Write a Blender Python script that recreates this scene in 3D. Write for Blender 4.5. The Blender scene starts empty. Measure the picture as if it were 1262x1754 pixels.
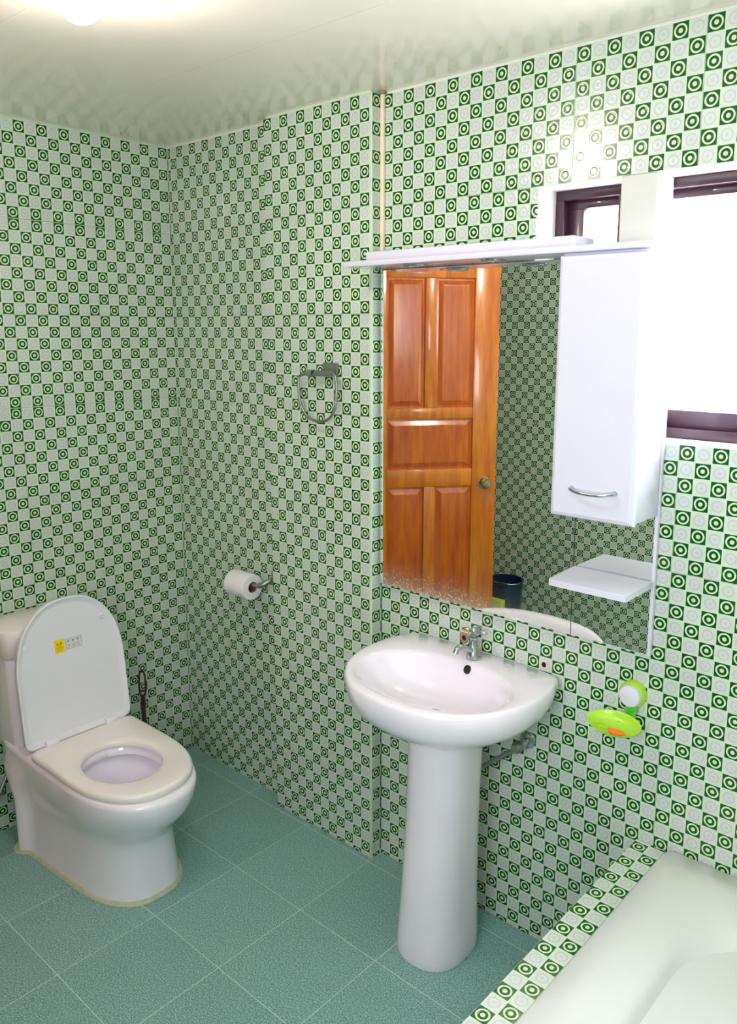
import bpy, bmesh, math, random
from mathutils import Vector, Matrix
random.seed(7)
S = bpy.context.scene
COL = S.collection
PI = math.pi
R = math.radians

# ------------------------------------------------------------------ camera, world, exposure
W_, H_ = 1262, 1754
cam_d = bpy.data.cameras.new('camera'); cam = bpy.data.objects.new('camera', cam_d); COL.objects.link(cam)
YAW, PITCH, ROLL, FPX, CX, CY = 0.723626466, -0.175350175, 0.00252380073, 1399.4952, 654.750357, 813.90184
cam.location = (1.77456678, -2.00666696, 1.86421149)
right = Vector((math.cos(YAW), math.sin(YAW), 0)); fwd0 = Vector((-math.sin(YAW), math.cos(YAW), 0)); up0 = Vector((0, 0, 1))
fwd = fwd0 * math.cos(PITCH) + up0 * math.sin(PITCH)
up1 = -fwd0 * math.sin(PITCH) + up0 * math.cos(PITCH)
r2 = right * math.cos(ROLL) + up1 * math.sin(ROLL)
u2 = -right * math.sin(ROLL) + up1 * math.cos(ROLL)
cam.rotation_euler = Matrix(((r2.x, u2.x, -fwd.x), (r2.y, u2.y, -fwd.y), (r2.z, u2.z, -fwd.z))).to_euler()
cam_d.sensor_fit = 'VERTICAL'; cam_d.sensor_height = 24.0
cam_d.lens = FPX / H_ * 24.0
cam_d.shift_x = -(CX - W_ / 2) / H_
cam_d.shift_y = (CY - H_ / 2) / H_
cam_d.clip_start = 0.02
S.camera = cam

world = bpy.data.worlds.new('world'); S.world = world; world.use_nodes = True
bg = world.node_tree.nodes['Background']
bg.inputs[0].default_value = (0.95, 0.94, 1.0, 1); bg.inputs[1].default_value = 6.0
portal = bpy.data.lights.new('window_portal', 'AREA'); portal.shape = 'RECTANGLE'; portal.size = 1.36; portal.size_y = 0.62
portal.cycles.is_portal = True
po = bpy.data.objects.new('window_portal', portal); po.location = (1.245, 0.20, 1.92); po.rotation_euler = (R(-90), 0, 0); COL.objects.link(po)
W2X0, W2X1, W2Z0, W2Z1 = 0.86, 1.86, 1.34, 2.246      # added fill window behind the camera, no real window known there
fill_portal = bpy.data.lights.new('fill_window_portal', 'AREA'); fill_portal.shape = 'RECTANGLE'; fill_portal.size = 0.99; fill_portal.size_y = 0.90  # sampling portal for the added window
fill_portal.cycles.is_portal = True
po2 = bpy.data.objects.new('fill_window_portal', fill_portal); po2.location = (1.36, -2.50, 1.793); po2.rotation_euler = (R(90), 0, 0); COL.objects.link(po2)

S.view_settings.view_transform = 'Standard'; S.view_settings.look = 'None'
S.view_settings.exposure = 1.56; S.view_settings.gamma = 1.0; S.view_settings.use_curve_mapping = False
cy = S.cycles
cy.max_bounces = 10; cy.diffuse_bounces = 6; cy.glossy_bounces = 5; cy.transmission_bounces = 6; cy.transparent_max_bounces = 8
cy.caustics_reflective = True; cy.caustics_refractive = False; cy.blur_glossy = 0.6; cy.sample_clamp_indirect = 6.0
cy.use_denoising = True

# ------------------------------------------------------------------ materials
def srgb(r, g, b):
    f = lambda c: ((c / 255 + 0.055) / 1.055) ** 2.4 if c > 10 else c / 255 / 12.92
    return (f(r), f(g), f(b), 1)

class N:
    """tiny node-graph helper"""
    def __init__(s, name):
        s.m = bpy.data.materials.new(name); s.m.use_nodes = True; s.t = s.m.node_tree
        s.b = s.t.nodes['Principled BSDF']; s.out = s.t.nodes['Material Output']
    def node(s, typ, **kw):
        n = s.t.nodes.new(typ)
        for k, v in kw.items(): setattr(n, k, v)
        return n
    def link(s, a, b): s.t.links.new(a, b)
    def math(s, op, a, b=None, c=None):
        n = s.node('ShaderNodeMath', operation=op)
        for i, v in enumerate((a, b, c)):
            if v is None: continue
            if isinstance(v, (int, float)): n.inputs[i].default_value = v
            else: s.link(v, n.inputs[i])
        return n.outputs[0]
    def mix(s, f, a, b):
        n = s.node('ShaderNodeMix', data_type='RGBA')
        for i, v in ((0, f), (6, a), (7, b)):
            if isinstance(v, (int, float)): n.inputs[i].default_value = v
            elif isinstance(v, tuple): n.inputs[i].default_value = v
            else: s.link(v, n.inputs[i])
        return n.outputs[2]
    def noise(s, scale, detail=2, rough=0.5, coord=None, vec_scale=None):
        n = s.node('ShaderNodeTexNoise'); n.inputs['Scale'].default_value = scale
        n.inputs['Detail'].default_value = detail; n.inputs['Roughness'].default_value = rough
        tc = s.node('ShaderNodeTexCoord'); v = tc.outputs[coord or 'Object']
        if vec_scale:
            mp = s.node('ShaderNodeMapping'); mp.inputs['Scale'].default_value = vec_scale; s.link(v, mp.inputs[0]); v = mp.outputs[0]
        s.link(v, n.inputs['Vector']); return n.outputs['Fac']
    def ramp(s, f, stops):
        n = s.node('ShaderNodeValToRGB'); e = n.color_ramp.elements
        while len(e) < len(stops): e.new(0.5)
        for i, (p, c) in enumerate(stops): e[i].position = p; e[i].color = c
        s.link(f, n.inputs[0]); return n.outputs[0]
    def bump(s, h, strength, dist=0.001):
        n = s.node('ShaderNodeBump'); n.inputs['Strength'].default_value = strength; n.inputs['Distance'].default_value = dist
        s.link(h, n.inputs['Height']); s.link(n.outputs[0], s.b.inputs['Normal'])
    def set(s, **kw):
        names = dict(color='Base Color', rough='Roughness', metal='Metallic', coat='Coat Weight', coatr='Coat Roughness', spec='Specular IOR Level', sss='Subsurface Weight')
        for k, v in kw.items():
            i = s.b.inputs[names[k]]
            if hasattr(v, 'is_linked') or hasattr(v, 'links'): s.link(v, i)
            else: i.default_value = v
        return s

def simple(name, col, rough=0.4, metal=0.0, coat=0.0, var=0.04, scale=9, bump=0.0, spec=0.5, coatr=0.05):
    n = N(name)
    f = n.noise(scale, 3)
    c2 = tuple(max(0, x * (1 - var * 2)) for x in col[:3]) + (1,)
    c1 = tuple(min(1, x * (1 + var)) for x in col[:3]) + (1,)
    n.set(color=n.mix(f, c2, c1), rough=rough, metal=metal, coat=coat, spec=spec, coatr=coatr)
    if bump: n.bump(n.noise(scale * 6, 3), bump)
    return n.m

def tile_material():
    n = N('printed_green_ring_tile')
    uv = n.node('ShaderNodeUVMap'); sep = n.node('ShaderNodeSeparateXYZ'); n.link(uv.outputs[0], sep.inputs[0])
    u, v = sep.outputs[0], sep.outputs[1]
    par = n.math('MODULO', n.math('ADD', n.math('ADD', n.math('FLOOR', u), n.math('FLOOR', v)), 1000.0), 2.0)   # 0 dark cell, 1 pale cell
    fu = n.math('SUBTRACT', n.math('FRACT', u), 0.5); fv = n.math('SUBTRACT', n.math('FRACT', v), 0.5)
    au, av = n.math('ABSOLUTE', fu), n.math('ABSOLUTE', fv)
    mx = n.math('MAXIMUM', au, av)
    r = n.math('SQRT', n.math('ADD', n.math('MULTIPLY', fu, fu), n.math('MULTIPLY', fv, fv)))
    def band(lo, hi, s=0.012):
        a = n.node('ShaderNodeMapRange', interpolation_type='SMOOTHSTEP'); n.link(r, a.inputs[0])
        a.inputs[1].default_value = lo - s; a.inputs[2].default_value = lo + s
        b = n.node('ShaderNodeMapRange', interpolation_type='SMOOTHSTEP'); n.link(r, b.inputs[0])
        b.inputs[1].default_value = hi - s; b.inputs[2].default_value = hi + s; b.inputs[3].default_value = 1; b.inputs[4].default_value = 0
        return n.math('MULTIPLY', a.outputs[0], b.outputs[0]) if lo > 0 else b.outputs[0]
    ring = band(0.285, 0.385); disc = band(0, 0.130); dot = band(0, 0.03)
    core = n.math('SUBTRACT', disc, n.math('MULTIPLY', dot, 0.5))
    light_on_dark = n.math('MAXIMUM', ring, core)
    insq = n.math('LESS_THAN', mx, 0.462)
    # dark cell is an inset square
    DG = srgb(18, 70, 38); LG = srgb(194, 222, 186); ring_c = srgb(200, 230, 180)
    pale = srgb(200, 210, 202); paler = srgb(180, 185, 190); 
    dark = n.mix(light_on_dark, DG, ring_c)
    dark = n.mix(insq, LG, dark)
    prings = n.math('MAXIMUM', band(0.26, 0.36), n.math('MULTIPLY', band(0, 0.1), 0.8))
    prings = n.math('MAXIMUM', prings, n.math('MULTIPLY', band(0.15, 0.185), 0.35))
    light = n.mix(n.math('MULTIPLY', prings, 0.75), pale, paler)
    light = n.mix(n.math('LESS_THAN', mx, 0.455), LG, light)
    col = n.mix(par, dark, light)
    # small per-sheet and patchy tone change of the glaze
    oi = n.node('ShaderNodeObjectInfo'); geo = n.node('ShaderNodeNewGeometry')
    ns = n.node('ShaderNodeTexNoise'); ns.inputs['Scale'].default_value = 3.0; n.link(geo.outputs['Position'], ns.inputs['Vector'])
    hsv = n.node('ShaderNodeHueSaturation'); n.link(col, hsv.inputs['Color'])
    val = n.math('ADD', 0.93, n.math('ADD', n.math('MULTIPLY', oi.outputs['Random'], 0.05), n.math('MULTIPLY', ns.outputs['Fac'], 0.09)))
    n.link(val, hsv.inputs['Value']); 
    n.set(color=hsv.outputs[0], rough=0.2, spec=0.5)
    # embossed rings
    h = n.math('ADD', n.math('MULTIPLY', band(0.24, 0.38, 0.03), 1.0), n.math('MULTIPLY', band(0, 0.12, 0.03), 1.0))
    edge = n.math('LESS_THAN', mx, 0.47)
    h = n.math('ADD', h, n.math('MULTIPLY', edge, 0.6))
    w = n.node('ShaderNodeTexNoise'); w.inputs['Scale'].default_value = 14.0; n.link(geo.outputs['Position'], w.inputs['Vector'])
    h = n.math('ADD', h, n.math('MULTIPLY', w.outputs['Fac'], 0.8))
    n.bump(h, 0.35, 0.0006)
    return n.m

M = {}
M['tile'] = tile_material()
M['grout'] = simple('pale_grout_plaster', srgb(206, 218, 200), 0.85, bump=0.2, scale=14)
M['plaster'] = simple('white_plaster', srgb(226, 228, 222), 0.8, bump=0.25, scale=12)
M['post_plaster'] = simple('grey_plaster', srgb(205, 207, 202), 0.8, bump=0.3, scale=12)
def floor_mat():
    n = N('teal_speckled_floor_tile')
    geo = n.node('ShaderNodeNewGeometry')
    def ns(sc, d=2):
        t = n.node('ShaderNodeTexNoise'); t.inputs['Scale'].default_value = sc; t.inputs['Detail'].default_value = d
        n.link(geo.outputs['Position'], t.inputs['Vector']); return t.outputs['Fac']
    fine = n.ramp(ns(260, 2), [(0.36, srgb(70, 116, 118)), (0.5, srgb(118, 165, 164)), (0.66, srgb(184, 216, 210))])
    big = ns(5, 3)
    oi = n.node('ShaderNodeObjectInfo')
    c = n.mix(n.math('MULTIPLY', big, 0.45), fine, srgb(128, 168, 158))
    hsv = n.node('ShaderNodeHueSaturation'); n.link(c, hsv.inputs['Color'])
    n.link(n.math('ADD', 0.92, n.math('MULTIPLY', oi.outputs['Random'], 0.12)), hsv.inputs['Value'])
    n.set(color=hsv.outputs[0], rough=0.42, spec=0.45); n.bump(ns(260, 2), 0.15, 0.0006)
    return n.m
M['floor'] = floor_mat()
M['floor_grout'] = simple('light_floor_grout', srgb(206, 226, 214), 0.9)
M['ceiling'] = simple('glossy_white_ceiling_panel', srgb(250, 241, 232), 0.25, coat=0.6, coatr=0.07, var=0.01, scale=3)
M['porcelain'] = simple('white_porcelain', srgb(240, 234, 248), 0.12, coat=0.6, var=0.012, scale=4)
M['seat_plastic'] = simple('cream_white_plastic', srgb(242, 235, 234), 0.25, coat=0.3, var=0.012, scale=4)
M['lid_plastic'] = simple('white_plastic', srgb(234, 231, 242), 0.3, coat=0.25, var=0.01, scale=4)
M['acrylic'] = simple('white_acrylic', srgb(222, 226, 224), 0.15, coat=0.4, var=0.01, scale=3)
M['lacquer'] = simple('white_lacquer', srgb(216, 215, 234), 0.18, coat=0.5, var=0.01, scale=5)
M['chrome'] = simple('worn_chrome', srgb(190, 196, 202), 0.16, metal=1.0, var=0.08, scale=40)
M['dull_chrome'] = simple('dull_chrome', srgb(150, 160, 154), 0.38, metal=0.85, var=0.15, scale=40)
M['brass'] = simple('tarnished_brass', srgb(196, 178, 130), 0.2, metal=1.0, var=0.15, scale=50)
M['wframe'] = simple('dark_purple_brown_wood', srgb(60, 30, 46), 0.35, coat=0.3, var=0.25, scale=22)
M['rubber'] = simple('dark_rubber', srgb(32, 26, 26), 0.5)
M['green_plastic'] = simple('lime_green_plastic', srgb(172, 222, 56), 0.3, coat=0.3, var=0.05)
M['stem_green'] = simple('mid_green_plastic', srgb(80, 190, 60), 0.3, coat=0.3, var=0.05)
M['paper'] = simple('white_tissue_paper', srgb(236, 234, 242), 0.95, bump=0.3, scale=30)
M['cardboard'] = simple('brown_cardboard', srgb(150, 78, 50), 0.9)
M['brush_brown'] = simple('dark_brown_plastic', srgb(62, 22, 22), 0.3, coat=0.3, var=0.1)
M['orange_soap'] = simple('orange_soap', srgb(255, 120, 10), 0.5, var=0.08, scale=60)
M['yellow_soap'] = simple('yellow_green_soap', srgb(190, 214, 40), 0.5, var=0.08, scale=60)
M['navy'] = simple('navy_blue_plastic', srgb(26, 40, 74), 0.3, coat=0.2)
M['yellow_print'] = simple('yellow_sticker_print', srgb(250, 215, 20), 0.5, var=0.03)
M['grey_print'] = simple('grey_sticker_print', srgb(150, 150, 156), 0.5)
M['pale_sticker'] = simple('clear_pale_sticker', srgb(222, 221, 224), 0.4)
M['olive_print'] = simple('olive_sticker_ink', srgb(205, 165, 0), 0.5)
M['conduit'] = simple('cream_plastic_conduit', srgb(240, 222, 200), 0.5)
M['hall'] = simple('hallway_cream_paint', srgb(214, 206, 180), 0.8)
M['rust'] = simple('rust_stained_plaster', srgb(168, 146, 112), 0.9, var=0.35, scale=140)
M['chalk'] = simple('crumbled_white_plaster', srgb(226, 214, 206), 0.9, var=0.2, scale=160)
M['dark'] = simple('black_hole_void', srgb(24, 16, 14), 0.9)
M['water'] = simple('still_water', srgb(206, 212, 214), 0.03, spec=0.8, var=0.0)
def wood(name, a, b, scale=(14, 14, 1.6)):
    n = N(name)
    f = n.noise(2.2, 6, 0.62, 'Object', scale)
    g = n.noise(1.1, 2, 0.5)
    c = n.ramp(f, [(0.3, a), (0.55, tuple((x + y) / 2 for x, y in zip(a, b))), (0.75, b)])
    c2 = n.mix(n.math('MULTIPLY', g, 0.5), c, srgb(206, 84, 4))
    n.set(color=c2, rough=0.28, coat=0.8, coatr=0.12); n.bump(f, 0.12, 0.001)
    return n.m
M['door'] = wood('orange_varnished_wood', srgb(196, 88, 2), srgb(250, 164, 18))
M['door_panel'] = wood('orange_varnished_panel_wood', srgb(172, 62, 2), srgb(236, 134, 16))
def mirror_mat():
    n = N('mirror_glass')
    tc = n.node('ShaderNodeTexCoord'); sep = n.node('ShaderNodeSeparateXYZ'); n.link(tc.outputs['Object'], sep.inputs[0])
    g = n.node('ShaderNodeMapRange'); n.link(sep.outputs[2], g.inputs[0])
    g.inputs[1].default_value = 1.02; g.inputs[2].default_value = 1.19; g.inputs[3].default_value = 1.0; g.inputs[4].default_value = 0.0
    gx = n.node('ShaderNodeMapRange'); n.link(sep.outputs[0], gx.inputs[0])
    gx.inputs[1].default_value = 0.42; gx.inputs[2].default_value = 0.62; gx.inputs[3].default_value = 1.0; gx.inputs[4].default_value = 0.15
    v = n.node('ShaderNodeTexVoronoi'); v.inputs['Scale'].default_value = 120; n.link(tc.outputs['Object'], v.inputs['Vector'])
    nz = n.noise(30, 4, 0.7)
    thr = n.math('MULTIPLY', n.math('MULTIPLY', n.math('POWER', g.outputs[0], 2.0), gx.outputs[0]), nz)
    spots = n.math('LESS_THAN', v.outputs['Distance'], n.math('MULTIPLY', thr, 0.85))
    film = n.math('MULTIPLY', n.math('POWER', g.outputs[0], 5.0), n.math('MULTIPLY', gx.outputs[0], 0.55))
    dirt = n.math('MINIMUM', n.math('ADD', n.math('MULTIPLY', spots, 0.4), film), 0.8)
    n.set(color=(0.94, 0.96, 0.93, 1), metal=1.0, rough=0.0)
    d = n.node('ShaderNodeBsdfDiffuse'); d.inputs[0].default_value = srgb(190, 186, 170)
    mx = n.node('ShaderNodeMixShader'); n.link(dirt, mx.inputs[0]); n.link(n.b.outputs[0], mx.inputs[1]); n.link(d.outputs[0], mx.inputs[2])
    n.link(mx.outputs[0], n.out.inputs[0]); return n.m
M['mirror'] = mirror_mat()
def pane_mat():
    n = N('window_glass')
    t = n.node('ShaderNodeBsdfTransparent'); g = n.node('ShaderNodeBsdfGlossy'); g.inputs['Roughness'].default_value = 0.02
    mx = n.node('ShaderNodeMixShader'); mx.inputs[0].default_value = 0.06
    n.link(t.outputs[0], mx.inputs[1]); n.link(g.outputs[0], mx.inputs[2]); n.link(mx.outputs[0], n.out.inputs[0]); return n.m
M['pane'] = pane_mat()
def emit(name, col, st):
    n = N(name); e = n.node('ShaderNodeEmission'); e.inputs[0].default_value = col; e.inputs[1].default_value = st
    n.link(e.outputs[0], n.out.inputs[0]); return n.m
M['bulb'] = emit('lit_bulb_glass', (1.0, 0.91, 0.81, 1), 68.0)

# ------------------------------------------------------------------ mesh helpers
def obj(name, bm, mat, parent=None, smooth=True, angle=40, loc=None):
    bmesh.ops.recalc_face_normals(bm, faces=bm.faces)
    me = bpy.data.meshes.new(name); bm.to_mesh(me); bm.free()
    for m in (mat if isinstance(mat, (list, tuple)) else [mat]): me.materials.append(m)
    if smooth:
        for p in me.polygons: p.use_smooth = True
        me.set_sharp_from_angle(angle=R(angle))
    o = bpy.data.objects.new(name, me); COL.objects.link(o)
    if loc: o.location = loc
    if parent:
        o.parent = parent
        o.matrix_parent_inverse = Matrix.Translation(-parent.location) if False else Matrix.Identity(4)
        o.location = Vector(loc or (0, 0, 0)) - parent_world(parent)
    return o
def parent_world(p):
    v = Vector((0, 0, 0))
    while p: v += p.location; p = p.parent
    return v
def thing(name, label, cat, loc=(0, 0, 0), group=None):
    o = bpy.data.objects.new(name, None); o.empty_display_size = 0.05; COL.objects.link(o); o.location = loc
    o['label'] = label; o['category'] = cat
    if group: o['group'] = group
    return o
def structure(o, label=None, cat=None):
    o['kind'] = 'structure'
    if label: o['label'] = label
    if cat: o['category'] = cat
    return o
def struct_root(name, label, cat, loc=(0, 0, 0)):
    return structure(thing(name, label, cat, loc))
def box(bm, a, b, bev=0.0, seg=2):
    lo = [min(x, y) for x, y in zip(a, b)]; hi = [max(x, y) for x, y in zip(a, b)]
    t = bmesh.new(); bmesh.ops.create_cube(t, size=1)
    for v in t.verts: v.co = Vector([(l + h) / 2 + c * (h - l) for l, h, c in zip(lo, hi, v.co)])
    if bev: bmesh.ops.bevel(t, geom=list(t.edges), offset=bev, segments=seg, profile=0.5, affect='EDGES', clamp_overlap=True)
    join(bm, t); return bm
def join(bm, t):
    me = bpy.data.meshes.new('tmp'); t.to_mesh(me); t.free(); bm.from_mesh(me); bpy.data.meshes.remove(me)
def loft(bm, rings, cap0=True, cap1=True, closed=False):
    vs = [[bm.verts.new(p) for p in r] for r in rings]; n = len(rings[0])
    m = len(vs); rng = range(m) if closed else range(m - 1)
    for i in rng:
        a, b = vs[i], vs[(i + 1) % m]
        for k in range(n): bm.faces.new((a[k], a[(k + 1) % n], b[(k + 1) % n], b[k]))
    if not closed:
        if cap0: bm.faces.new(vs[0])
        if cap1: bm.faces.new(vs[-1])
    return bm
def lathe(bm, prof, n=32, o=(0, 0, 0), axis='Z'):
    rings = []
    for r, z in prof:
        ring = []
        for k in range(n):
            a = 2 * PI * k / n; x, y = r * math.cos(a), r * math.sin(a)
            p = {'Z': (x, y, z), 'Y': (x, z, y), 'X': (z, x, y)}[axis]
            ring.append(tuple(c + d for c, d in zip(p, o)))
        rings.append(ring)
    return loft(bm, rings)
def smooth_path(pts, sub=6):
    P = [Vector(p) for p in pts]; out = []
    for i in range(len(P) - 1):
        p0 = P[max(i - 1, 0)]; p1 = P[i]; p2 = P[i + 1]; p3 = P[min(i + 2, len(P) - 1)]
        for k in range(sub):
            t = k / sub
            out.append(0.5 * ((2 * p1) + (-p0 + p2) * t + (2 * p0 - 5 * p1 + 4 * p2 - p3) * t * t + (-p0 + 3 * p1 - 3 * p2 + p3) * t ** 3))
    out.append(P[-1]); return out
def tube(bm, pts, r, n=12, sub=6, smooth=True):
    P = smooth_path(pts, sub) if smooth else [Vector(p) for p in pts]
    rings = []; ref = Vector((0, 0, 1))
    d0 = (P[1] - P[0]).normalized()
    if abs(d0.dot(ref)) > 0.9: ref = Vector((1, 0, 0))
    s = d0.cross(ref).normalized()
    for i, p in enumerate(P):
        d = (P[min(i + 1, len(P) - 1)] - P[max(i - 1, 0)]).normalized()
        s = (s - d * s.dot(d)).normalized(); t = d.cross(s)
        rr = r(i / (len(P) - 1)) if callable(r) else r
        rings.append([tuple(p + (s * math.cos(2 * PI * k / n) + t * math.sin(2 * PI * k / n)) * rr) for k in range(n)])
    return loft(bm, rings)
def part_box(name, a, b, mat, parent, bev=0.002, seg=2):
    bm = bmesh.new(); box(bm, a, b, bev, seg); return obj(name, bm, mat, parent)

# ------------------------------------------------------------------ tiles
C = 0.0413                     # one printed cell
Z1 = 2.57712                   # top of the first tile row
FZ = 0.0
CEIL = 2.586
TT = 0.007                     # tile thickness
_tile_cache = {}
def tile_mesh(w, h, u0, v0, flip):
    """sheet lying in local XZ, front face at y=0 looking to -y; u0,v0 = pattern cell coordinate of its top-left"""
    key = (round(w, 4), round(h, 4), round(u0 % 2, 3), round(v0 % 2, 3), flip)
    if key in _tile_cache: return _tile_cache[key]
    bm = bmesh.new(); g = 0.0004; e = 0.0008
    x0, x1, z0, z1 = g, w - g, -h + g, -g
    f0 = [bm.verts.new(p) for p in ((x0 + e, 0, z0 + e), (x1 - e, 0, z0 + e), (x1 - e, 0, z1 - e), (x0 + e, 0, z1 - e))]
    f1 = [bm.verts.new(p) for p in ((x0, e, z0), (x1, e, z0), (x1, e, z1), (x0, e, z1))]
    f2 = [bm.verts.new(p) for p in ((x0, TT, z0), (x1, TT, z0), (x1, TT, z1), (x0, TT, z1))]
    bm.faces.new(f0)
    for a, b in ((f0, f1), (f1, f2)):
        for k in range(4): bm.faces.new((a[k], b[k], b[(k + 1) % 4], a[(k + 1) % 4]))
    bm.faces.new(f2[::-1])
    uvl = bm.loops.layers.uv.new('UVMap')
    for f in bm.faces:
        for l in f.loops:
            x, _, z = l.vert.co
            l[uvl].uv = ((u0 % 2) + (x / C if not flip else -x / C), (v0 % 2) + (-z) / C)
    bmesh.ops.recalc_face_normals(bm, faces=bm.faces)
    me = bpy.data.meshes.new('wall_tile'); bm.to_mesh(me); bm.free(); me.materials.append(M['tile'])
    _tile_cache[key] = me; return me

def tile_wall(root, origin, rotz, U0, U1, V0, V1, useam, vseam, parity, holes=(), rotx=0.0, name='tile', lay=None):
    """root: setting object. local u runs along rotated +x, v runs down, both in cells.
    useam / vseam: sheet joint positions; parity(v) -> pattern offset of that sheet row."""
    rw = parent_world(root)
    us = sorted({U0, U1, *[s for s in useam if U0 < s < U1]}); vs = sorted({V0, V1, *[s for s in vseam if V0 < s < V1]})
    rects = []
    for i in range(len(us) - 1):
        for j in range(len(vs) - 1): rects.append((us[i], us[i + 1], vs[j], vs[j + 1]))
    for (a, b, c, d) in holes:
        new = []
        for (u0, u1, v0, v1) in rects:
            if u1 <= a + 1e-6 or u0 >= b - 1e-6 or v1 <= c + 1e-6 or v0 >= d - 1e-6: new.append((u0, u1, v0, v1)); continue
            if v0 < c: new.append((u0, u1, v0, c))
            if v1 > d: new.append((u0, u1, d, v1))
            m0, m1 = max(v0, c), min(v1, d)
            if u0 < a: new.append((u0, a, m0, m1))
            if u1 > b: new.append((b, u1, m0, m1))
        rects = new
    rot = Matrix.Rotation(rotz, 4, 'Z') @ Matrix.Rotation(rotx, 4, 'X')
    for (u0, u1, v0, v1) in rects:
        if (u1 - u0) * C < 0.003 or (v1 - v0) * C < 0.003: continue
        me = tile_mesh((u1 - u0) * C, (v1 - v0) * C, u0 + parity(v0), v0, False)
        o = bpy.data.objects.new(name, me); COL.objects.link(o); o.parent = root
        p = rot @ Vector((u0 * C, 0, -v0 * C))
        o.location = Vector(origin) + p - rw
        o.rotation_euler = (rotx, 0, rotz)
        jit = random.uniform(-0.0006, 0.0002)
        o.location += rot @ Vector((0, jit * 0.6, 0))

NR = Z1 / C                    # rows down to the floor
rows8 = [8 * k for k in range(1, 9)]
cols8 = [8 * k for k in range(-8, 9)]
# window opening in the back wall
WX0, WX1, WZ0, WZ1 = 0.5575, 1.93, 1.586, Z1 - 8 * C
RX = 2.06                      # right wall
FY = -2.30                     # wall behind the camera
LX = -1.1542                   # left wall
DY0, DY1, DZ = -1.10, -1.83, 2.27   # door opening in the left wall

# back wall
bm = bmesh.new()
WB = TT + 0.0008
for a, b in (((-1.30, WB, -0.05), (WX0, 0.17, 2.70)), ((WX1, WB, -0.05), (RX + 0.15, 0.17, 2.70)), ((WX0, WB, -0.05), (WX1, 0.17, WZ0)), ((WX0, WB, WZ1), (WX1, 0.17, 2.70))):
    box(bm, a, b)
wall_back = structure(obj('wall_back', bm, M['plaster'], smooth=False), 'wall with mirror and window clad in green ring-patterned tiles', 'wall')
hole = ((WX0) / C, WX1 / C, 8, (Z1 - WZ0) / C)
tile_wall(wall_back, (0, 0, Z1), 0, 0, (RX) / C, 0, NR, cols8, rows8, lambda v: 0, holes=[hole])
# recessed stretch of the back wall, behind the toilet roll (its own pattern phase)
BO = -1.1362
tile_wall(wall_back, (BO, 0.004, Z1), 0, (LX - BO) / C, (-0.500 - BO) / C, 0, NR, [8, 0], rows8, lambda v: 1)
# pier
bm = bmesh.new(); box(bm, (-0.4985, -0.0410, -0.05), (-0.0120, 0.0060, 2.70))
wall_pier = structure(obj('wall_pier', bm, M['grout'], smooth=False), 'shallow tiled pier left of the mirror', 'wall')
PX = -0.50652
tile_wall(wall_pier, (PX, -0.0487, Z1), 0, 0, 12, 0, NR, [4, 12], rows8, lambda v: 0)
tile_wall(wall_pier, (-0.0010, -0.0487, Z1), R(90), 0, 1.17, 0, NR, [], rows8, lambda v: 0)       # side facing the mirror corner
tile_wall(wall_pier, (PX, 0.0, Z1), R(-90), 0, 1.10, 0, NR, [], rows8, lambda v: 0)
t = part_box('corner_bead', (-0.0110, -0.0490, 0.0), (-0.0010, -0.0410, Z1), M['grout'], wall_pier, 0.002)
# left wall with door opening
bm = bmesh.new(); x0, x1 = LX - 0.16, LX - WB
for a, b in (((x0, 0.17, -0.05), (x1, DY0, 2.70)), ((x0, DY1, -0.05), (x1, FY - 0.15, 2.70)), ((x0, DY0, DZ), (x1, DY1, 2.70))): box(bm, a, b)
wall_left = structure(obj('wall_left', bm, M['grout'], smooth=False), 'wall behind the toilet clad in green ring-patterned tiles', 'wall')
# u runs toward +y here (rotz = +90 turns +x to +y and the face to +x)
def pl(v): return 0 if (v < 8 or v >= 24) else 1
LU = -FY / C
tile_wall(wall_left, (LX, 0.0, Z1), R(90), -LU, 0.15, 0, NR, [-8 * k for k in range(1, 9)] + [0], rows8, lambda v: 1 + pl(v), holes=[(DY1 / C, DY0 / C, (Z1 - DZ) / C, NR)])
# wall behind the camera (seen in the mirror)
bm = bmesh.new()
for a, b in (((-1.30, -0.05), (W2X0, 2.70)), ((W2X1, -0.05), (RX + 0.15, 2.70)), ((W2X0, -0.05), (W2X1, W2Z0)), ((W2X0, W2Z1), (W2X1, 2.70))): box(bm, (a[0], FY - WB, a[1]), (b[0], FY - 0.16, b[1]))
wall_front = structure(obj('wall_front', bm, M['grout'], smooth=False), 'tiled wall behind the viewer, seen in the mirror', 'wall')
tile_wall(wall_front, (RX, FY, Z1), R(180), 0, (RX - LX) / C, 0, NR, [8 * k for k in range(1, 12)], rows8, lambda v: 0, holes=[((RX - W2X1) / C, (RX - W2X0) / C, (Z1 - W2Z1) / C, (Z1 - W2Z0) / C)])  # opening left for the added fill window
# right wall beyond the tub
bm = bmesh.new(); box(bm, (RX + WB, 0.17, -0.05), (RX + 0.16, FY - 0.15, 2.70))
wall_right = structure(obj('wall_right', bm, M['plaster'], smooth=False), 'tiled wall along the far side of the bathtub', 'wall')
tile_wall(wall_right, (RX, 0.0, Z1), R(-90), 0, LU, 0, NR, [8 * k for k in range(1, 12)], rows8, lambda v: 0)

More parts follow.
